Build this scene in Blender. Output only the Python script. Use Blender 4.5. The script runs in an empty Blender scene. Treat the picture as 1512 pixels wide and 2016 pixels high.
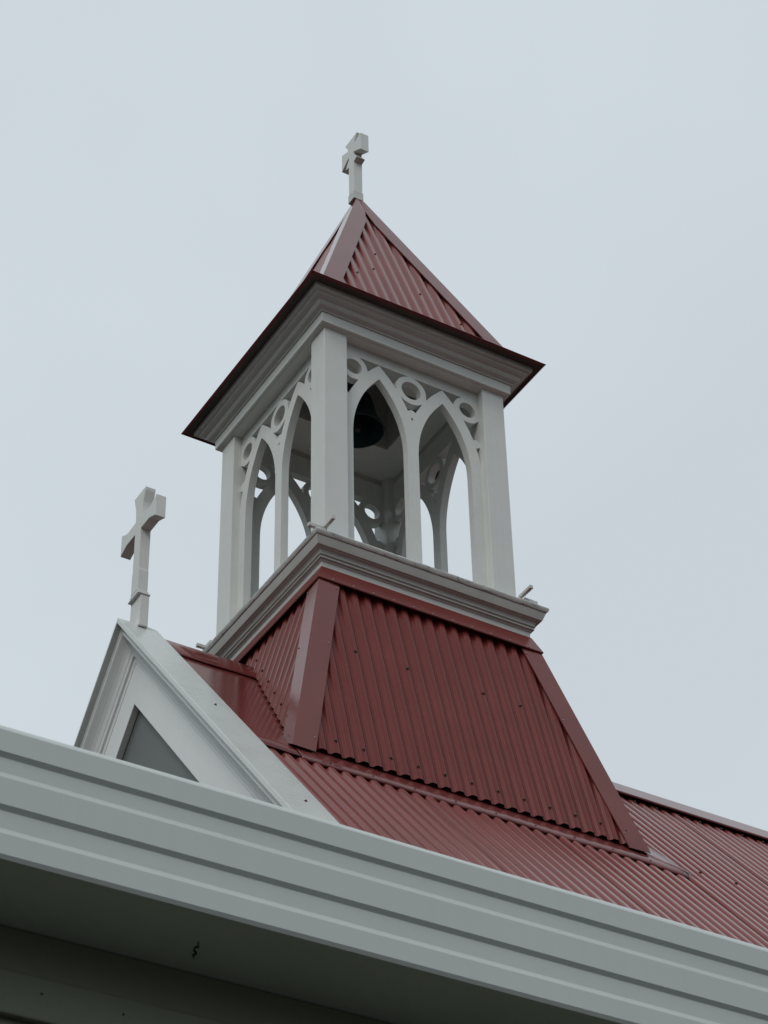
import bpy, bmesh, math, random
import numpy as np
from mathutils import Vector, Matrix
random.seed(7)
S = bpy.context.scene
COL = S.collection

# ------------------------------------------------------------------ camera
Z0 = 9.10                      # ledge of the belfry above the ground
yaw, pitch, roll = -0.55217, 0.67590, -0.02235
cp, sp_ = math.cos(pitch), math.sin(pitch)
fw = Vector((-math.sin(yaw) * cp, math.cos(yaw) * cp, sp_))
rt = Vector((math.cos(yaw), math.sin(yaw), 0))
up = rt.cross(fw)
c_, s_ = math.cos(roll), math.sin(roll)
R_, U_ = rt * c_ + up * s_, -rt * s_ + up * c_
cam = bpy.data.cameras.new('camera')
cam.sensor_fit = 'VERTICAL'; cam.sensor_height = 36.0; cam.sensor_width = 27.0
cam.lens = 4480 / 2016 * 36
cam.clip_start = 0.05; cam.clip_end = 5000
cam.dof.use_dof = True; cam.dof.focus_distance = 13.6; cam.dof.aperture_fstop = 46
co = bpy.data.objects.new('camera', cam); COL.objects.link(co)
co.matrix_world = Matrix(((R_.x, U_.x, -fw.x, -5.39963), (R_.y, U_.y, -fw.y, -9.00906), (R_.z, U_.z, -fw.z, -7.5052 + Z0), (0, 0, 0, 1)))
S.camera = co

# ------------------------------------------------------------------ world (overcast) + sun
SUN_EL, SUN_AZ = math.radians(40), math.radians(236)     # azimuth measured from +Y towards +X
W = bpy.data.worlds.new('World'); S.world = W; W.use_nodes = True
nt = W.node_tree; nt.nodes.clear()
out = nt.nodes.new('ShaderNodeOutputWorld'); bg = nt.nodes.new('ShaderNodeBackground')
sky = nt.nodes.new('ShaderNodeTexSky'); sky.sky_type = 'NISHITA'; sky.sun_disc = False
sky.sun_elevation = SUN_EL; sky.sun_rotation = SUN_AZ; sky.dust_density = 6; sky.air_density = 1.0; sky.altitude = 0
hsv = nt.nodes.new('ShaderNodeHueSaturation'); hsv.inputs['Saturation'].default_value = 0.25
mix = nt.nodes.new('ShaderNodeMix'); mix.data_type = 'RGBA'; mix.inputs['Factor'].default_value = 0.93
tc = nt.nodes.new('ShaderNodeTexCoord')
no = nt.nodes.new('ShaderNodeTexNoise'); no.inputs['Scale'].default_value = 2.6; no.inputs['Detail'].default_value = 4; no.inputs['Roughness'].default_value = 0.45
cr = nt.nodes.new('ShaderNodeValToRGB')
cr.color_ramp.elements[0].position = 0.30; cr.color_ramp.elements[0].color = (6.05, 6.74, 7.20, 1)
cr.color_ramp.elements[1].position = 0.72; cr.color_ramp.elements[1].color = (6.90, 7.66, 8.18, 1)
nt.links.new(tc.outputs['Generated'], no.inputs['Vector']); nt.links.new(no.outputs['Fac'], cr.inputs['Fac'])
nt.links.new(sky.outputs['Color'], hsv.inputs['Color'])
nt.links.new(hsv.outputs['Color'], mix.inputs[6]); nt.links.new(cr.outputs['Color'], mix.inputs[7])
sxyz = nt.nodes.new('ShaderNodeSeparateXYZ'); nt.links.new(tc.outputs['Generated'], sxyz.inputs[0])
hz = nt.nodes.new('ShaderNodeMapRange'); hz.inputs[1].default_value = .04; hz.inputs[2].default_value = .38; hz.inputs[3].default_value = .18; hz.inputs[4].default_value = 1.0
nt.links.new(sxyz.outputs['Z'], hz.inputs[0])          # sky dimmed towards the horizon, out of view, to cut light on undersides
hm = nt.nodes.new('ShaderNodeVectorMath'); hm.operation = 'SCALE'; nt.links.new(mix.outputs[2], hm.inputs[0]); nt.links.new(hz.outputs[0], hm.inputs['Scale'])
nt.links.new(hm.outputs[0], bg.inputs['Color']); bg.inputs['Strength'].default_value = 0.1
nt.links.new(bg.outputs['Background'], out.inputs['Surface'])

sl = bpy.data.lights.new('sun', 'SUN'); sl.energy = 0.8; sl.angle = math.radians(24); sl.color = (1, .975, .94)
so = bpy.data.objects.new('sun', sl); COL.objects.link(so)
sd = Vector((math.sin(SUN_AZ) * math.cos(SUN_EL), math.cos(SUN_AZ) * math.cos(SUN_EL), math.sin(SUN_EL)))
so.rotation_euler = (-sd).to_track_quat('-Z', 'Y').to_euler(); so.location = (-6, -6, 20)
S.view_settings.view_transform = 'Standard'; S.view_settings.look = 'None'
S.view_settings.exposure = 0.0; S.view_settings.gamma = 1.0

# ------------------------------------------------------------------ materials
def mat(name, base, rough, var=0.06, vscale=6.0, bump=0.0, bscale=60.0, speck=None, speck_amt=0.0, speck_scale=160.0, streak=0.0, spec=0.5, rvar=0.08, speck_lo=0.66, wob=0.0, wscale=2.5, metallic=0.0):
    m = bpy.data.materials.new(name); m.use_nodes = True
    t = m.node_tree; L = t.links.new; b = t.nodes['Principled BSDF']
    tcn = t.nodes.new('ShaderNodeTexCoord'); src = tcn.outputs['Object']
    n1 = t.nodes.new('ShaderNodeTexNoise'); n1.inputs['Scale'].default_value = vscale; n1.inputs['Detail'].default_value = 6; n1.inputs['Roughness'].default_value = 0.6
    L(src, n1.inputs['Vector'])
    r = t.nodes.new('ShaderNodeMapRange'); r.inputs[1].default_value = .3; r.inputs[2].default_value = .7; r.inputs[3].default_value = 1 - var; r.inputs[4].default_value = 1 + var
    L(n1.outputs['Fac'], r.inputs[0])
    mul = t.nodes.new('ShaderNodeVectorMath'); mul.operation = 'SCALE'; mul.inputs[0].default_value = base
    L(r.outputs[0], mul.inputs['Scale']); col = mul.outputs[0]
    if streak > 0:                                     # rain streaks running down the surface
        mp = t.nodes.new('ShaderNodeMapping'); mp.inputs['Scale'].default_value = (38, 38, 1.6); L(src, mp.inputs['Vector'])
        n3 = t.nodes.new('ShaderNodeTexNoise'); n3.inputs['Scale'].default_value = 1.0; n3.inputs['Detail'].default_value = 3; L(mp.outputs[0], n3.inputs['Vector'])
        r3 = t.nodes.new('ShaderNodeMapRange'); r3.inputs[1].default_value = .52; r3.inputs[2].default_value = .75; r3.inputs[3].default_value = 0; r3.inputs[4].default_value = streak; L(n3.outputs['Fac'], r3.inputs[0])
        mx3 = t.nodes.new('ShaderNodeMix'); mx3.data_type = 'RGBA'; L(r3.outputs[0], mx3.inputs['Factor']); L(col, mx3.inputs[6])
        mx3.inputs[7].default_value = (base[0] * .62, base[1] * .62, base[2] * .60, 1); col = mx3.outputs[2]
    if speck is not None:
        n2 = t.nodes.new('ShaderNodeTexNoise'); n2.inputs['Scale'].default_value = speck_scale; n2.inputs['Detail'].default_value = 2; L(src, n2.inputs['Vector'])
        r2 = t.nodes.new('ShaderNodeMapRange'); r2.inputs[1].default_value = speck_lo; r2.inputs[2].default_value = speck_lo + .06; r2.inputs[3].default_value = 0; r2.inputs[4].default_value = speck_amt; L(n2.outputs['Fac'], r2.inputs[0])
        mx = t.nodes.new('ShaderNodeMix'); mx.data_type = 'RGBA'; L(r2.outputs[0], mx.inputs['Factor']); L(col, mx.inputs[6]); mx.inputs[7].default_value = (*speck, 1); col = mx.outputs[2]
    L(col, b.inputs['Base Color'])
    rr = t.nodes.new('ShaderNodeMapRange'); rr.inputs[3].default_value = max(.05, rough - rvar); rr.inputs[4].default_value = min(1, rough + rvar); L(n1.outputs['Fac'], rr.inputs[0]); L(rr.outputs[0], b.inputs['Roughness'])
    b.inputs['Specular IOR Level'].default_value = spec; b.inputs['Metallic'].default_value = metallic
    if bump > 0 or wob > 0:
        nb = t.nodes.new('ShaderNodeTexNoise'); nb.inputs['Scale'].default_value = bscale if bump > 0 else wscale; nb.inputs['Detail'].default_value = 4; L(src, nb.inputs['Vector'])
        bp = t.nodes.new('ShaderNodeBump'); bp.inputs['Strength'].default_value = bump if bump > 0 else wob; bp.inputs['Distance'].default_value = .003 if bump > 0 else .02
        L(nb.outputs['Fac'], bp.inputs['Height']); L(bp.outputs[0], b.inputs['Normal'])
        if bump > 0 and wob > 0:
            nw = t.nodes.new('ShaderNodeTexNoise'); nw.inputs['Scale'].default_value = wscale; nw.inputs['Detail'].default_value = 1; L(src, nw.inputs['Vector'])
            bw = t.nodes.new('ShaderNodeBump'); bw.inputs['Strength'].default_value = wob; bw.inputs['Distance'].default_value = .02
            L(nw.outputs['Fac'], bw.inputs['Height']); L(bw.outputs[0], bp.inputs['Normal'])
    return m
DIRT = (.10, .095, .085)
M = {}
M['paint'] = mat('white_paint', (.68, .695, .665), .5, var=.04, vscale=5, bump=.12, bscale=70, speck=DIRT, speck_amt=.35, speck_scale=55, speck_lo=.72, streak=.10)
M['gable'] = mat('lighter_white_paint', (.82, .85, .83), .45, var=.03, vscale=4, bump=.1, bscale=70, speck=DIRT, speck_amt=.3, speck_scale=50, speck_lo=.73)  # gable trim, set lighter than the belfry paint
M['paint_old'] = mat('weathered_white_paint', (.60, .605, .58), .6, var=.14, vscale=14, bump=.35, bscale=45, speck=DIRT, speck_amt=.5, speck_scale=30, speck_lo=.62, streak=.3)
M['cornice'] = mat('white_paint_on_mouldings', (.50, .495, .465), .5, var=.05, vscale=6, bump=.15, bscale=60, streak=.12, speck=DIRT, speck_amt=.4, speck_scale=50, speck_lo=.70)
M['cap'] = mat('white_sheet_metal', (.60, .63, .605), .28, var=.05, vscale=3, speck=DIRT, speck_amt=.45, speck_scale=190, speck_lo=.70)
M['red'] = mat('red_coated_steel', (.168, .032, .027), .24, rvar=.05, spec=.15, var=.08, vscale=4, speck=(.04, .02, .018), speck_amt=.5, speck_scale=120, speck_lo=.69)
M['rednave'] = mat('paler_red_steel', (.215, .058, .051), .18, rvar=.05, spec=.42, var=.10, vscale=3, speck=(.05, .022, .02), speck_amt=.5, speck_scale=110, speck_lo=.68)  # nave and pyramid sheets, paler red than the skirt
M['redflat'] = mat('red_steel_flashing', (.165, .038, .036), .15, rvar=.05, spec=.38, var=.08, vscale=3, speck=(.05, .025, .02), speck_amt=.5, speck_scale=90, speck_lo=.70)
M['redhip'] = mat('red_hip_flashing', (.185, .043, .038), .23, rvar=.05, spec=.34, var=.08, vscale=3, speck=(.05, .025, .02), speck_amt=.5, speck_scale=90, speck_lo=.70)
M['screw'] = mat('dark_screw_head', (.055, .017, .015), .5)
M['zinc'] = mat('bare_rivet', (.34, .26, .25), .45, metallic=.4)
M['bell'] = mat('green_bronze', (.013, .032, .034), .45, var=.4, vscale=14, bump=.3, bscale=40, spec=.4)
M['iron'] = mat('dark_iron', (.03, .03, .032), .6)
M['gutter'] = mat('pale_grey_steel', (.545, .575, .555), .42, streak=.05, var=.03, vscale=3, speck=(.2, .21, .2), speck_amt=.3, speck_scale=28, speck_lo=.74)
M['soffit'] = mat('grey_soffit_board', (.54, .575, .52), .6, var=.06, vscale=4)
M['wall'] = mat('olive_grey_wall', (.19, .20, .145), .7, var=.06, vscale=5, bump=.2, bscale=90)
M['panel'] = mat('grey_painted_panel', (.125, .138, .132), .5, var=.05, vscale=5, streak=.1)
M['recess'] = mat('grey_weatherboard', (.58, .60, .58), .55, var=.06, vscale=5, streak=.15)
M['ground'] = mat('asphalt_ground', (.028, .030, .024), .9, var=.25, vscale=.8, bump=.4, bscale=40)
M['timber_and_shade'] = mat('dark_timber_and_shade', (.075, .062, .052), .7, var=.2, vscale=8)  # headstock wood; the same dark colour stands for shade under the eave
M['web'] = mat('cobweb_dirt', (.012, .012, .010), .9)

# ------------------------------------------------------------------ mesh helpers
KY = 1.0255                     # the belfry is a little deeper than wide
class MB:
    def __init__(s): s.v = []; s.f = []
    def add(s, vs, fs):
        o = len(s.v); s.v += [tuple(v) for v in vs]; s.f += [[i + o for i in f] for f in fs]
    def box(s, x0, x1, y0, y1, z0, z1):
        s.add([(x0, y0, z0), (x1, y0, z0), (x1, y1, z0), (x0, y1, z0), (x0, y0, z1), (x1, y0, z1), (x1, y1, z1), (x0, y1, z1)],
              [(0, 3, 2, 1), (4, 5, 6, 7), (0, 1, 5, 4), (1, 2, 6, 5), (2, 3, 7, 6), (3, 0, 4, 7)])
    def sweep_square(s, prof, ky=KY, closed=True):
        n = len(prof); vs = []
        for sx, sy in ((-1, -1), (1, -1), (1, 1), (-1, 1)):
            vs += [(sx * a, sy * a * ky, z) for a, z in prof]
        fs = []
        for k in range(4):
            k2 = (k + 1) % 4
            for i in range(n if closed else n - 1):
                j = (i + 1) % n
                fs.append((k * n + i, k * n + j, k2 * n + j, k2 * n + i))
        s.add(vs, fs)
    def strip(s, rows):                       # rows of points -> quads
        n = len(rows[0]); vs = [p for r in rows for p in r]; fs = []
        for i in range(len(rows) - 1):
            for j in range(n - 1):
                fs.append((i * n + j, i * n + j + 1, (i + 1) * n + j + 1, (i + 1) * n + j))
        s.add(vs, fs)
    def lathe(s, prof, cx, cy, n=48):
        rows = []
        for k in range(n + 1):
            a = 2 * math.pi * k / n
            rows.append([(cx + r * math.cos(a), cy + r * math.sin(a), z) for r, z in prof])
        s.strip(rows)
    def prism(s, poly, fn, t0, t1):           # poly (a,b) ; fn(a,b,t) -> point
        n = len(poly); vs = [fn(a, b, t0) for a, b in poly] + [fn(a, b, t1) for a, b in poly]
        s.add(vs, [tuple(range(n))[::-1], tuple(range(n, 2 * n))] + [(i, (i + 1) % n, n + (i + 1) % n, n + i) for i in range(n)])
    def build(s, name, m, parent=None, smooth=None, bevel=0.0, solid=0.0, z0=Z0, merge=True):
        off = Vector((0, 0, 0))
        if parent is not None:
            r = parent
            while r.parent is not None: r = r.parent
            off = r.location
        me = bpy.data.meshes.new(name)
        me.from_pydata([(x - off.x, y - off.y, z + z0 - off.z) for x, y, z in s.v], [], s.f)
        bm = bmesh.new(); bm.from_mesh(me)
        if merge: bmesh.ops.remove_doubles(bm, verts=bm.verts, dist=1e-5)
        bmesh.ops.recalc_face_normals(bm, faces=bm.faces)
        bm.to_mesh(me); bm.free()
        me.materials.append(M[m] if isinstance(m, str) else m)
        if smooth is not None:
            me.shade_smooth(); me.set_sharp_from_angle(angle=math.radians(smooth))
        o = bpy.data.objects.new(name, me); COL.objects.link(o)
        if parent is not None: o.parent = parent
        if solid:
            md = o.modifiers.new('thickness', 'SOLIDIFY'); md.thickness = solid; md.offset = 0
        if bevel:
            md = o.modifiers.new('bevel', 'BEVEL'); md.width = bevel; md.segments = 2; md.limit_method = 'ANGLE'; md.angle_limit = math.radians(35)
        return o
def thing(name, label, cat, loc, group=None):
    o = bpy.data.objects.new(name, None); COL.objects.link(o); o.location = loc; o.empty_display_size = .2
    o['label'] = label; o['category'] = cat
    if group: o['group'] = group
    return o
def sheet(P, u0, u1, lo, hi, pitch=.0775, amp=.0102, phase=0., nv=6, lapped=None, sub=18):
    """corrugated sheet: P(u, v, h) -> point; lo/hi give the v limits at u"""
    b = MB(); n = int((u1 - u0) / (pitch / sub)); prev = None
    for i in range(n + 1):
        u = u0 + (u1 - u0) * i / n; a, c = lo(u), hi(u)
        if c - a < .004: prev = None; continue
        h = amp * (math.tanh(1.9 * (math.cos(2 * math.pi * (u - phase) / pitch) + .28)) + .02) / .97
        if lapped is not None: h += lapped * max(0., 1 - (u - u0) / .12)
        row = [P(u, a + (c - a) * k / nv, h) for k in range(nv + 1)]
        if prev is not None: b.strip([prev, row])
        prev = row
    return b
def rivet_mesh():
    b = MB(); n = 8
    prof = [(.0105, 0), (.0105, .0025), (.0062, .0030), (.0062, .0075), (.0040, .0095), (.0005, .0098)]
    b.lathe(prof, 0, 0, n)
    me = bpy.data.meshes.new('roofing_screw'); me.from_pydata(b.v, [], b.f)
    bm = bmesh.new(); bm.from_mesh(me); bmesh.ops.remove_doubles(bm, verts=bm.verts, dist=1e-6); bmesh.ops.recalc_face_normals(bm, faces=bm.faces); bm.to_mesh(me); bm.free()
    return me
SCREW = rivet_mesh(); SCREW.materials.append(M['screw'])
RIVET = SCREW.copy(); RIVET.name = 'rivet'; RIVET.materials.clear(); RIVET.materials.append(M['zinc'])
def screw(parent, pos, nrm, me=SCREW, name='roofing_screw', scale=1.0):
    r = parent
    while r.parent is not None: r = r.parent
    o = bpy.data.objects.new(name, me); COL.objects.link(o); o.parent = parent
    o.location = Vector(pos) + Vector((0, 0, Z0)) - r.location
    o.rotation_euler = Vector(nrm).to_track_quat('Z', 'Y').to_euler(); o.scale = (scale,) * 3
    return o

# ------------------------------------------------------------------ setting
g = MB(); g.box(-900, 900, -900, 900, -.3, 0)
go = g.build('ground', 'ground', z0=0); go['kind'] = 'structure'

# ------------------------------------------------------------------ church: nave roof, ridge, gable
church = thing('church', 'church nave with dark red corrugated steel roof and white gable parapet, carrying the belfry', 'church', (0, 0, 0))
RM, RZ = 1.13, -.49             # roof slope and ridge height of the sheets
rn = Vector((0, -RM, 1)).normalized()          # normal of the near slope
def roofP(side):
    def P(u, v, h):             # u along x, v = |y|
        return (u, side * (v - rn.y * h * -1) if False else side * (v + (-rn.y) * h), RZ - RM * v + rn.z * h)
    return P
EAVE = 3.75
x = -1.30; laps = [-1.31, -.345, .43, 1.205, 1.98, 2.755, 3.53, 4.305, 5.08, 5.855, 6.63, 7.405, 8.18, 8.955, 9.73]
for side in (-1, 1):
    for i in range(len(laps) - 1):
        b = sheet(roofP(side), laps[i], laps[i + 1] + .045, lambda u: .03, lambda u: EAVE, phase=-.009, nv=12, lapped=.006 if i else None)
        so_ = b.build('roof_sheet', 'rednave', church, smooth=50)
        if side == -1:
            ks = range(int(math.ceil((laps[i] + .02) / .0775)), int((laps[i + 1]) / .0775))
            for k in ks:
                u = -.009 + .0775 * k
                if k % 3 == 0 and -1.2 < u < 3.4:
                    for v in (1.835, 1.02):
                        if v == 1.02 and u < 1.25: continue
                        screw(so_, roofP(-1)(u, v, .0102), (0, -RM, 1))
rc = MB()                        # ridge cap, one length each side of the belfry
for xa, xb in ((-1.30, -.60), (.60, 10.0)):
    n = 12 if xb > 2 else 3; dr = .004 if xb > 2 else .014
    for side in (-1, 1):
        rows = []
        for i in range(n + 1):
            xx = xa + (xb - xa) * i / n; j = random.uniform(-.0025, .0025)
            rows.append([(xx, 0, -.450 + j * .5), (xx, side * .026, -.458 + j * .5), (xx, side * .150, -.458 - .124 * RM * .985 - dr + j), (xx, side * .153, -.458 - .124 * RM - .014 - dr + j)])
        rc.strip(rows)
rco = rc.build('ridge_cap', 'redflat', church, smooth=30, solid=.0018)
for k in range(8, 48):
    if k % 2 == 0:
        u = -.009 + .0775 * k
        screw(rco, (u, -.163, RZ - RM * .163 + .0155), (0, -RM, 1))
# gable parapet: profile at the peak (x, z), swept down both slopes
GM = 1.14; GL = 3.9
def gable_sweep(name, prof, m, closed=True, smooth=None, bevel=0, n=1, jit=0):
    b = MB(); q = prof + ([prof[0]] if closed else [])
    for side in (-1, 1):
        rows = []
        for i in range(n + 1):
            t = GL * i / n
            rows.append([(px, side * t, pz - GM * t) for px, pz in q])
        b.strip(rows)
    return b.build(name, m, church, smooth=smooth, bevel=bevel)
gable_sweep('parapet_cap', [(-1.284, -.500), (-1.284, -.398), (-1.340, -.394), (-1.515, -.395), (-1.519, -.431), (-1.487, -.434), (-1.487, -.470), (-1.300, -.500)], 'cap', bevel=.003)
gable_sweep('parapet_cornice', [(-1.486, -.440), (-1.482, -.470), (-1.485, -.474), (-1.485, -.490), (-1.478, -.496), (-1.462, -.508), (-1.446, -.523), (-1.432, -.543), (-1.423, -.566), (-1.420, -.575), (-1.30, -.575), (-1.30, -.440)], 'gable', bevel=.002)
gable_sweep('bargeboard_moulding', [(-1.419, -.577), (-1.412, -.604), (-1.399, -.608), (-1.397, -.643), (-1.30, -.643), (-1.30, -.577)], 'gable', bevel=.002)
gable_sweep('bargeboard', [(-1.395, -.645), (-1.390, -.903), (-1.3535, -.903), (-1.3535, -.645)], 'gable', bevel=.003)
GX = -1.352                      # grey panel set back behind the bargeboards, with a joint down it
gp = MB()
for ya, yb in ((-3.4, -.8655), (-.8645, .0), (.0, .8645), (.8655, 3.4)):
    gp.add([(GX, ya, -.62 - GM * abs(ya)), (GX, yb, -.62 - GM * abs(yb)), (GX, yb, -4.6), (GX, ya, -4.6)], [(0, 1, 2, 3)])
gp.build('gable_panel', 'panel', church, merge=False)
w = MB(); w.box(-1.345, 9.7, -3.45, 3.45, -Z0 + .01, -4.35); w.build('wall', 'paint', church)
for xx, yy in ((-1.381, -.921), (-1.378, -1.80)): screw(church, (xx, yy, -.394 + GM * yy), (0, -GM, 1), name='cap_screw', scale=.75)

# ------------------------------------------------------------------ belfry
bel = thing('belfry', 'white open belfry with pointed arch tracery and red pyramid roof on the church ridge', 'belfry', (0, 0, Z0 - .5))
# --- red corrugated skirt
ST, SB, KT = (.652, -.225), (1.017, -1.612), None
kk = (SB[0] - ST[0]) / (ST[1] - SB[1])
skn = Vector((0, -1, kk)).normalized()
def skirtP(rot):
    def P(u, z, h):
        a = ST[0] + (ST[1] - z) * kk
        px, py, pz = u, -a * KY + skn.y * h, z + skn.z * h
        if rot == 0: return (px, py, pz)
        if rot == 2: return (-px, -py, pz)
        a2 = a - skn.y * h          # left and right faces run along y
        return (-a2, -px * KY, pz) if rot == 3 else (a2, px * KY, pz)
    return P
def hip_hi(u): return ST[1] if abs(u) <= ST[0] else ST[1] - (abs(u) - ST[0]) / kk
def front_lo(u): return SB[1] + .006 - .004 * u
def side_lo(u): return max(SB[1], RZ - RM * abs(u) * KY + .040)
skirts = []
for rot in range(4):
    b = sheet(skirtP(rot), -SB[0] + .01, SB[0] - .01, front_lo if rot in (0, 2) else side_lo, hip_hi, phase=-.009, nv=8)
    skirts.append(b.build('skirt_sheet', 'red', bel, smooth=50))
P0 = skirtP(0); P3 = skirtP(3)
for k in range(-12, 13):
    u = -.009 + .0775 * k
    if k % 2 == 0:
        z = -1.524 - .004 * u
        if abs(u) < .93: screw(skirts[0], P0(u, z, .0102), skn)
for u in (-.544, -.236, -.009 + .0775 * 3, .455):
    screw(skirts[0], P0(round((u + .009) / .0775) * .0775 - .009, -.796, .0102), skn)
for k in range(1, 13, 2):
    u = -.009 + .0775 * k
    z = side_lo(u) + .085
    if z < -.42 and u < .9: screw(skirts[3], P3(u, z, .0102), (-1, 0, kk), scale=.85)
# --- hip flashings of the skirt
def hip_cap(name, top, bot, wd, signs, rise=0., n=10, jit=.0011, lip=.006, m='redhip'):
    """folded strip along a hip: a flange on each of the two faces"""
    sx, sy = signs; rows = []
    for i in range(n + 1):
        t = i / n
        a = top[0] + (bot[0] - top[0]) * t; z = top[1] + (bot[1] - top[1]) * t
        j1, j2 = random.uniform(-jit, jit), random.uniform(-jit, jit)
        fold = (sx * a, sy * a * KY, z)
        ex = (sx * (a - wd), sy * (a * KY - .004 + j1), z)         # flange on the y face
        H = top[1] - bot[1]
        def side(w, tt):                                           # flange on the x face, cut off along the roof slope
            aa = top[0] + (bot[0] - top[0]) * tt
            return (sx * (aa - .004 * w / wd + j2 * w / wd), sy * (aa - w) * KY, top[1] - H * tt)
        ey = side(wd, min(t, 1 - rise / H)); my2 = side(wd / 2, min(t, 1 - rise / H / 2))
        mx_ = tuple((p + q) / 2 for p, q in zip(fold, ex)); my_ = my2
        ex2 = (ex[0] , ex[1] - sy * lip, ex[2] - .001); ey2 = (ey[0] - sx * lip, ey[1], ey[2] - .001)
        rows.append([ex2, ex, mx_, fold, my_, ey, ey2])
    b = MB(); b.strip(rows)
    return b.build(name, m, bel, smooth=None, solid=.0016)
for sgn in ((-1, -1), (1, -1), (1, 1), (-1, 1)):
    hc = hip_cap('hip_flashing', (.702, -.300), (1.042, -1.640), .128, sgn, rise=.11)
    if sgn in ((-1, -1), (1, -1)):
        for t in (.03, .38, .93):
            a = .702 + .34 * t; z = -.300 - 1.34 * t
            screw(hc, (sgn[0] * (a - .112), -(a * KY - .003), z), (0, -1, kk), me=RIVET, name='rivet', scale=.6)
            if sgn[0] < 0: screw(hc, (-(a - .003), -(a - .112) * KY, z + .10 * t ** 8), (-1, 0, kk), me=RIVET, name='rivet', scale=.6)
# --- red head flashing under the lower cornice
b = MB(); b.sweep_square([(.655, -.185), (.668, -.187), (.712, -.298), (.709, -.304), (.703, -.300), (.660, -.192)])
hf = b.build('head_flashing', 'redhip', bel)
for k in range(11):
    u = -.62 + .124 * k
    screw(hf, (u, -.708 * KY, -.289), (0, -1, .4), me=RIVET, name='rivet', scale=.6)
# --- apron flashings on the nave roof round the skirt
def onroof(px, ay, up_=.0): return (px, -ay, RZ - RM * ay + up_)
b = MB(); rows = []
n = 120
for i in range(n + 1):
    px = -1.02 + 2.22 * i / n; wv = .0012 * math.cos(2 * math.pi * (px + .009) / .0775) + .0015 * math.sin(px * 9)
    low = 1.122 + (.03 * max(0, (px - .95) / .25))
    f = max(0, (px - 1.0) / .2); fa = lambda a: a + (1.128 - a) * f if a < 1.128 else a
    pq = min(max(px, -.78), .78); rows.append([onroof(pq, .90, .16), onroof(min(max(px, -.90), .90), .985, .050), onroof(px, fa(1.040), .034), onroof(px, fa(1.085), .032 + wv), onroof(px, low, .028 + wv), onroof(px, low + .003, .012 + wv)])
b.strip(rows); ap = b.build('apron_flashing', 'redflat', bel, smooth=50, solid=.0012)
for k in range(-13, 15):
    if k % 3 == 1 and k > -12: screw(ap, onroof(-.009 + .0775 * k, 1.112, .028), (0, -RM, 1), scale=.7)
b = MB(); rows = []               # flat sheet between the gable and the skirt
for i in range(11):
    px = -1.292 + .70 * i / 10; rows.append([onroof(px, .034 + 1.086 * j / 10, .026 + .0025 * math.sin(i * 1.1 + j * .7)) for j in range(11)])
b.strip(rows); b.build('side_flashing', 'redflat', bel, smooth=60, solid=.0012)
b = MB(); rows = []               # flat sheet on the far side, ending in a long tapered corner
for i in range(13):
    ay = 1.150 - 1.10 * i / 12; xa = .62 + (ay / 1.06) * .40
    rows.append([onroof(xa + .20 * j / 4, min(ay, 1.045 + max(0, xa + .05 * j - 1.0) * .40), .030) for j in range(5)])
b.strip(rows); b.build('side_flashing', 'redflat', bel, smooth=40, solid=.0012)
# --- lower cornice and ledge
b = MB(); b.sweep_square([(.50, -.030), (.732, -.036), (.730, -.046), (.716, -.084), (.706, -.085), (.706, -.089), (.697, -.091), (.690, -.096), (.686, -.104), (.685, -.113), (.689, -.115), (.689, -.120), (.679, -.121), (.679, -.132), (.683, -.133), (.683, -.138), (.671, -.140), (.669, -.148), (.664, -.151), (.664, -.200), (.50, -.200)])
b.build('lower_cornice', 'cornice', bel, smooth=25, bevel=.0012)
b = MB(); n = 60                  # weathered ledge cap, slightly uneven drip edge
pr = [(.50, .060), (.640, .022), (.735, .004), (.747, -.010), (.744, -.026), (.737, -.034), (.700, -.031), (.50, -.028)]
for q in range(4):
    rows = []
    for i in range(n + 1):
        t = -1 + 2 * i / n; row = []
        for a, z in pr:
            jz = random.uniform(-.0013, .0013) if (0 < i < n and a > .6) else 0
            X, Y = t * a, -a
            for _ in range(q): X, Y = -Y, X
            row.append((X, Y * KY, z + jz))
        rows.append(row)
    b.strip(rows)
b.build('ledge_cap', 'paint_old', bel, smooth=35)
b = MB(); b.box(-.60, .60, -.60 * KY, .60 * KY, -.029, -.012); b.build('belfry_floor', 'panel', bel)
# --- posts
PW, PI_ = .620, .468
for sx, sy in ((-1, -1), (1, -1), (1, 1), (-1, 1)):
    b = MB(); xs = sorted((sx * PW, sx * PI_)); ys = sorted((sy * PW * KY, sy * PI_ * KY))
    b.box(xs[0], xs[1], ys[0], ys[1], .0, 1.727); b.build('corner_post', 'paint', bel, bevel=.004)
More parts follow.
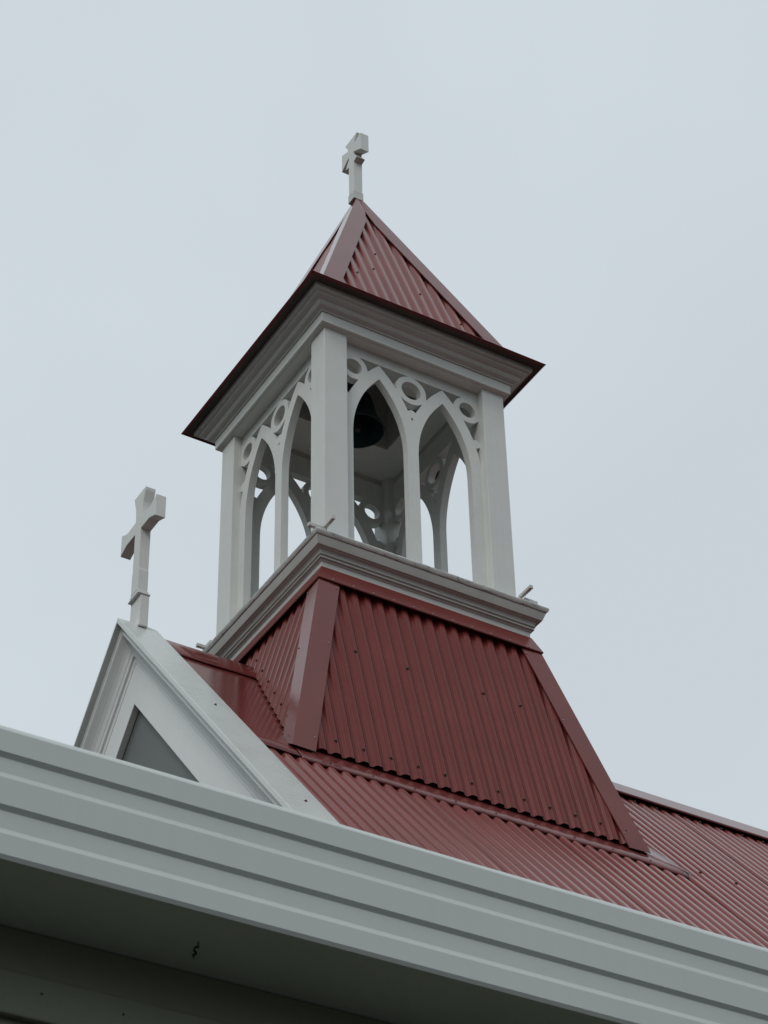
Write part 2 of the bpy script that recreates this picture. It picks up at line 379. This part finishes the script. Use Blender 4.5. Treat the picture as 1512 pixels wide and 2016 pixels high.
# --- arched tracery panels, cut from one board each
def tracery_loops():
    h = .004; us = np.arange(-.50, .50 + h / 2, h); zs = np.arange(-.02, 1.66 + h / 2, h)
    U, Zz = np.meshgrid(us, zs, indexing='ij')
    uc, wd, zspr, rise, band = .2185, .1815, .95, .475, .0745
    Rr = (rise ** 2 + wd ** 2) / (2 * wd)
    def arch(c, off):               # signed distance-like, negative inside
        du = np.abs(U - c)
        d_up = np.hypot(du + (Rr - wd), Zz - zspr) - (Rr + off)
        d_lo = du - (wd + off)
        return np.where(Zz > zspr, d_up, d_lo)
    lan = np.minimum(arch(-uc, 0), arch(uc, 0)); lan = np.maximum(lan, .03 - Zz)
    solid = np.minimum(arch(-uc, band), arch(uc, band))
    solid = np.minimum(solid, 1.535 - Zz)                       # top rail
    disc = lambda c, z, r: np.hypot(U - c, Zz - z) - r
    for c, z, r in ((0, 1.430, .104), (.392, 1.448, .094), (-.392, 1.448, .094), (0, 1.247, .030), (.442, 1.204, .030), (-.442, 1.204, .030)):
        solid = np.minimum(solid, disc(c, z, r))
    solid = np.minimum(solid, .470 - np.abs(U))                 # behind the posts
    cor = np.maximum(.405 - np.abs(U), 1.452 - Zz); solid = np.minimum(solid, cor)
    F = np.maximum(solid, -lan)
    for c, z, r in ((0, 1.430, .066), (.392, 1.450, .055), (-.392, 1.450, .055)):
        F = np.maximum(F, -disc(c, z, r))
    F = np.maximum(F, np.abs(U) - .488); F = np.maximum(F, Zz - 1.625); F = np.maximum(F, .002 - Zz)
    F = np.where(F == 0, 1e-9, F)
    # marching squares
    nu, nz = F.shape; seg = {}
    def ip_(a, b):                   # grid edge crossing
        fa, fb = F[a], F[b]; t = fa / (fa - fb)
        return (us[a[0]] + (us[b[0]] - us[a[0]]) * t, zs[a[1]] + (zs[b[1]] - zs[a[1]]) * t)
    pts = {}
    def key(a, b):
        k = (a, b) if a < b else (b, a)
        if k not in pts: pts[k] = ip_(*k)
        return k
    neg = F < 0
    mixed = np.argwhere((neg[:-1, :-1].astype(int) + neg[1:, :-1] + neg[1:, 1:] + neg[:-1, 1:]) % 4 != 0)
    for i, j in mixed:
        i, j = int(i), int(j); c = [(i, j), (i + 1, j), (i + 1, j + 1), (i, j + 1)]; cr_ = []
        for q in range(4):
            a, b2 = c[q], c[(q + 1) % 4]
            if neg[a] != neg[b2]: cr_.append((key(a, b2), bool(neg[a])))
        if len(cr_) == 2:
            s, e = (cr_[0], cr_[1]) if cr_[0][1] else (cr_[1], cr_[0]); seg[s[0]] = e[0]
        elif len(cr_) == 4:
            o_ = 0 if cr_[0][1] else 1
            seg[cr_[o_][0]] = cr_[o_ + 1][0]; seg[cr_[(o_ + 2) % 4][0]] = cr_[(o_ + 3) % 4][0]
    loops = []
    while seg:
        k0, k = next(iter(seg.items())); lp = [k0]; del seg[k0]
        while k != k0 and k in seg:
            lp.append(k); k2 = seg.pop(k); k = k2
        P = [pts[q] for q in lp]
        if len(P) > 8: loops.append(P)
    def rdp(P, tol):
        if len(P) < 3: return P
        a, b2 = np.array(P[0]), np.array(P[-1]); d = b2 - a; L = np.hypot(*d) or 1e-9
        A = np.array(P) - a; ds = np.abs(A[:, 0] * d[1] - A[:, 1] * d[0]) / L if L > 1e-8 else np.hypot(A[:, 0], A[:, 1])
        m = int(np.argmax(ds))
        if ds[m] <= tol: return [P[0], P[-1]]
        return rdp(P[:m + 1], tol)[:-1] + rdp(P[m:], tol)
    res = []
    for P in loops:
        hf_ = len(P) // 2
        Q = rdp(P[:hf_ + 1], .0005)[:-1] + rdp(P[hf_:] + [P[0]], .0005)[:-1]
        area = .5 * abs(sum(Q[i][0] * Q[(i + 1) % len(Q)][1] - Q[(i + 1) % len(Q)][0] * Q[i][1] for i in range(len(Q))))
        if area > 1.5e-4: res.append(Q)
    return res
cu = bpy.data.curves.new('tracery_outline', 'CURVE'); cu.dimensions = '2D'; cu.fill_mode = 'BOTH'; cu.extrude = .0235
for lp in tracery_loops():
    sp = cu.splines.new('POLY'); sp.points.add(len(lp) - 1); sp.use_cyclic_u = True
    for q, (a, b2) in enumerate(lp): sp.points[q].co = (a, b2, 0, 1)
cuo = bpy.data.objects.new('tracery_outline', cu)
tme = bpy.data.meshes.new_from_object(cuo); bpy.data.objects.remove(cuo)
bm = bmesh.new(); bm.from_mesh(tme); bmesh.ops.remove_doubles(bm, verts=bm.verts, dist=1e-6); bm.to_mesh(tme); bm.free()
tme.name = 'arch_tracery'; tme.materials.clear(); tme.materials.append(M['paint'])
tme.shade_smooth(); tme.set_sharp_from_angle(angle=math.radians(25))
for rot in range(4):
    o = bpy.data.objects.new('arch_tracery', tme); COL.objects.link(o); o.parent = bel
    base = Matrix.Translation((0, 0, .5)) @ Matrix.Diagonal((1, KY, 1, 1)) @ Matrix.Rotation(rot * math.pi / 2, 4, 'Z') @ Matrix.Translation((0, -.542, 0)) @ Matrix.Rotation(math.pi / 2, 4, 'X')
    o.matrix_local = base
# --- entablature, upper cornice, ceiling
b = MB(); b.sweep_square([(.5205, 1.640), (.5205, 1.614), (.634, 1.614), (.636, 1.620), (.653, 1.620), (.655, 1.684), (.655, 1.690), (.5205, 1.690)])
b.build('frieze', 'paint', bel, bevel=.002)
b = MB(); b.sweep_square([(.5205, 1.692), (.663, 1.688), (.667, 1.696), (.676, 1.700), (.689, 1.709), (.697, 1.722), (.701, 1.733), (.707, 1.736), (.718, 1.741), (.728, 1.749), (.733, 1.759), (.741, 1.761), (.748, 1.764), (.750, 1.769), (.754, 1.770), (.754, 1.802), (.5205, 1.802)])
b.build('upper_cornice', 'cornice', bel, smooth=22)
HX, HY, CZ = .338, .252, 1.728
b = MB(); E_ = .520
b.box(-E_, E_, -E_ * KY, -HY, CZ, CZ + .02); b.box(-E_, E_, HY, E_ * KY, CZ, CZ + .02)
b.box(-E_, -HX, -HY, HY, CZ, CZ + .02); b.box(HX, E_, -HY, HY, CZ, CZ + .02)
b.build('ceiling', 'paint', bel, merge=False)
b = MB()
b.box(-HX - .02, HX + .02, -HY - .02, -HY, CZ + .021, 2.30); b.box(-HX - .02, HX + .02, HY, HY + .02, CZ + .021, 2.30)
b.box(-HX - .02, -HX, -HY, HY, CZ + .021, 2.30); b.box(HX, HX + .02, -HY, HY, CZ + .021, 2.30); b.box(-HX - .02, HX + .02, -HY - .02, HY + .02, 2.301, 2.32)
b.build('bell_hatch', 'recess', bel, merge=False)
# --- eave and pyramid roof
b = MB(); b.sweep_square([(.62, 1.812), (.798, 1.807), (.799, 1.795), (.8025, 1.794), (.815, 1.806), (.813, 1.809), (.66, 1.842), (.62, 1.842)])
b.build('eave_flashing', 'redflat', bel, bevel=.001)
b = MB(); b.sweep_square([(.62, 1.803), (.7975, 1.803), (.7975, 1.806), (.62, 1.811)]); b.build('eave_shade_lining', 'timber_and_shade', bel)  # underside coloured dark to stand for the shade in the eave recess
AP, AM = 3.625, 2.56
spn = Vector((0, -1, 1 / AM)).normalized()
def half(z): return (AP - z) / AM
def spireP(rot):
    def P(u, z, h):
        a = half(z) - .026 - spn.y * h; pz = z + spn.z * h
        return ((u, -a * KY, pz), (a, u * KY, pz), (-u, a * KY, pz), (-a, -u * KY, pz))[rot]
    return P
EZ = 1.832
spires = []
for rot in range(4):
    b = sheet(spireP(rot), -.69, .69, lambda u: EZ, lambda u: AP - AM * (abs(u) + .016), phase=-.009, nv=8, amp=.0118)
    spires.append(b.build('pyramid_sheet', 'rednave', bel, smooth=50))
Q0 = spireP(0); Q3 = spireP(3)
for k, z in ((-4, 2.30), (-2, 2.46), (2, 2.36), (5, 2.14), (-1, 2.72)):
    screw(spires[0], Q0(-.009 + .0775 * k, z, .0118), spn, scale=.8)
for k, z in ((2, 2.20), (4, 2.12), (-2, 2.4)): screw(spires[3], Q3(-.009 + .0775 * k, z, .0118), (-1, 0, 1 / AM))
for sgn in ((-1, -1), (1, -1), (1, 1), (-1, 1)):
    hc = hip_cap('pyramid_hip_flashing', (.028, AP - .028 * AM), (.712, AP - .712 * AM + .018), .126, sgn, jit=.0006, m='redflat')
# peak of the hip flashings closes over itself: clip what crosses the centre
for o in list(bel.children):
    if o.name.startswith('pyramid_hip_flashing'):
        sgx = 1 if sum(v.co.x for v in o.data.vertices) > 0 else -1; sgy = 1 if sum(v.co.y for v in o.data.vertices) > 0 else -1
        for v in o.data.vertices:
            if v.co.x * sgx < 0.002: v.co.x = .002 * sgx
            if v.co.y * sgy < 0.002: v.co.y = .002 * sgy

# ------------------------------------------------------------------ bell, hung through the hatch
bx = -.025
bell = thing('bell', 'dark green bronze bell hanging under the belfry ceiling behind the arches', 'bell', (bx, 0, Z0 + 1.54))
b = MB()
outp = [(r * .93, z) for r, z in [(.168, 1.540), (.176, 1.543), (.178, 1.552), (.172, 1.563), (.166, 1.575), (.166, 1.582), (.160, 1.584), (.150, 1.605), (.138, 1.635), (.127, 1.670), (.118, 1.705), (.112, 1.735), (.112, 1.742), (.107, 1.745), (.103, 1.775), (.097, 1.800), (.082, 1.822), (.055, 1.835), (.030, 1.840), (.001, 1.841)]]
inn = [(r * .93, z) for r, z in [(.001, 1.815), (.060, 1.812), (.085, 1.790), (.098, 1.730), (.112, 1.665), (.134, 1.610), (.155, 1.570), (.168, 1.540)]]
b.lathe(inn[:-1] + outp, bx, 0, 64); b.build('bell_body', 'bell', bell, smooth=35)
b = MB(); b.lathe([(.001, 1.80), (.007, 1.80), (.007, 1.60), (.020, 1.585), (.026, 1.565), (.018, 1.545), (.001, 1.538)], bx, 0, 20); b.build('clapper', 'iron', bell, smooth=40)
b = MB(); b.box(bx - .045, bx + .045, -HY + .004, HY - .004, 1.90, 1.99); b.box(bx - .018, bx + .018, -.05, .05, 1.842, 1.899); b.build('headstock', 'timber_and_shade', bell, bevel=.004)

# ------------------------------------------------------------------ crosses
def cross_mesh(prof, x0, x1, cy, name, m, parent, bevel=.003):
    b = MB(); full = prof + [(-a, z) for a, z in prof[::-1] if abs(a) > 1e-6]
    b.prism(full, lambda a, z, t: (t, cy + a, z), x0, x1)
    return b.build(name, m, parent, bevel=bevel)
gc = thing('cross', 'taller white wooden cross with flared arms on a stepped base, standing on the gable peak', 'cross', (-1.40, 0, Z0 - .40), group='white crosses on the roof peaks')
zc = .258
# right half, from top centre going down
prof = [(0, zc + .230), (.071, zc + .230), (.068, zc + .208), (.056, zc + .172), (.045, zc + .140), (.040, zc + .110), (.037, zc + .045),
        (.135, zc + .040), (.158, zc + .046), (.216, zc + .074), (.216, zc - .074), (.160, zc - .050), (.138, zc - .042), (.037, zc - .042), (.036, -.055), (.040, -.060), (.041, -.205)]
cross_mesh(prof, -1.432, -1.371, 0, 'cross_body', 'paint_old' if False else 'paint', gc)
b = MB(); b.prism([(-.058, -.440), (.062, -.440), (.062, -.238), (-.058, -.238)], lambda a, z, t: (t, a, z), -1.418, -1.366); b.build('pedestal', 'paint', gc, bevel=.003)
b = MB(); b.box(-1.436, -1.362, -.064, .066, -.238, -.228); b.box(-1.433, -1.367, -.050, .052, -.227, -.207); b.build('drip_moulding', 'paint', gc, bevel=.004)
tcx = thing('cross', 'stubby white cross with splayed ends on the tip of the red pyramid roof', 'cross', (0, 0, Z0 + 3.58), group='white crosses on the roof peaks')
z2 = 4.032
prof = [(0, z2 + .130), (.079, z2 + .130), (.041, z2 + .066), (.044, z2 + .058), (.046, z2 + .052), (.124, z2 + .084), (.124, z2 - .078), (.048, z2 - .030), (.033, z2 - .022), (.034, z2 - .046), (.076, z2 - .108), (.034, z2 - .118), (.0335, 3.634)]
cross_mesh(prof, -.040, .025, .012, 'cross_body', 'paint', tcx, bevel=.002)
b = MB(); b.box(-.045, .030, -.026, .050, 3.560, 3.633); b.build('base_collar', 'paint_old', tcx, bevel=.004)

# ------------------------------------------------------------------ small perforated bars left on the ledge
def bracket(label, xbar, ybar):
    r = thing('perforated_bracket', label, 'bracket', (xbar[0], xbar[2], Z0), group='perforated white brackets on the belfry ledge')
    def bar(axis, a0, a1, c, z0_):
        b = MB(); n = 7; L = (a1 - a0); st = L / n
        for i in range(n):
            s0 = a0 + st * i
            for (q0, q1, hw, hz) in ((s0, s0 + st * .62, .0105, .010), (s0 + st * .62 + .0002, s0 + st - .0002, .0088, .0080)):
                if axis == 'x': b.box(q0, q1, c - hw, c + hw, z0_ + .010 - hz, z0_ + .010 + hz)
                else: b.box(c - hw, c + hw, q0, q1, z0_ + .010 - hz, z0_ + .010 + hz)
        return b.build('bar', 'paint_old', r, merge=False)
    bar('x', xbar[0], xbar[1], xbar[2], .010); bar('y', ybar[0], ybar[1], ybar[2], .0305)
bracket('crossed perforated white bars at the foot of the post nearest the viewer', (-.775, -.665, -.733), (-.830, -.712, -.674))
bracket('crossed white bars sticking out beside the ledge end above the long red skirt face', (.600, .685, -.736), (-.835, -.715, .585))
bracket('perforated white bars on the ledge beside the red ridge of the gable', (-.785, -.690, .545), (.50, .60, -.712))

# ------------------------------------------------------------------ low building in the foreground
ann = thing('lean_to_building', 'low building close by, with ribbed pale grey eave fascia and dark soffit across the foreground', 'building', (-4, -6.7, 0))
X0, X1 = -9.5, 4.5
gy, gz = -6.8, -5.969
prof = [(.060, .003), (.013, .003), (.010, .002), (.002, -.006), (.000, -.010), (.000, -.040), (.0045, -.046), (.0045, -.0665), (.000, -.0755), (.000, -.112), (.0045, -.118), (.0045, -.142), (.000, -.151), (.000, -.178), (.003, -.183), (.012, -.183), (.012, -.160), (.060, -.160)]
b = MB(); rows = []
for i in range(41):
    xx = X0 + (X1 - X0) * i / 40; jz = random.uniform(-.0012, .0012)
    rows.append([(xx, gy + a, gz + z + (jz if 1 <= q <= 3 else 0)) for q, (a, z) in enumerate(prof + [prof[0]])])
b.strip(rows); b.build('fascia', 'gutter', ann, smooth=20)
b = MB(); b.box(X0, X1, gy + .013, -6.640, gz - .182, gz - .170); b.build('soffit', 'soffit', ann)
b = MB(); yw = -6.645
b.box(X0, X1, yw + .001, yw + .12, -Z0 + .01, gz - .1715)
b.build('wall', 'wall', ann)
b = MB(); b.box(X0, X1, yw - .012, yw, gz - .300, gz - .243); b.box(X0, X1, yw - .006, yw - .0005, gz - .2425, gz - .1825); b.build('frieze_board', 'wall', ann, bevel=.004)
rp = MB(); rp.strip([[(xx, gy + .05, gz - .004), (xx, -3.46, gz + .55)] for xx in (X0, X1)]); rp.build('roof', 'red', ann, solid=.01)
web = MB(); pts_ = [(-4.278, -6.727), (-4.2745, -6.719), (-4.271, -6.715), (-4.275, -6.7125), (-4.273, -6.705), (-4.2665, -6.700), (-4.268, -6.693), (-4.264, -6.687)]
for i in range(len(pts_) - 1):
    (xa, ya), (xb, yb) = pts_[i], pts_[i + 1]; t = (.0006, .0004, .0011, .0005, .0007, .0009, .0005)[i]
    d = Vector((xb - xa, yb - ya, 0)); nn = Vector((-d.y, d.x, 0)).normalized() * t
    web.prism([(xa + nn.x, ya + nn.y), (xb + nn.x, yb + nn.y), (xb - nn.x, yb - nn.y), (xa - nn.x, ya - nn.y)], lambda a, c, tt: (a, c, tt), gz - .1832 - .0002 * i, gz - .1815)
web.build('cobweb', 'web', ann, merge=False)

for nx, nz in ((-4.451, -6.234), (-4.342, -6.235)):
    screw(ann, (nx, yw - .0125, nz), (0, -1, 0), name='nail', scale=.16)
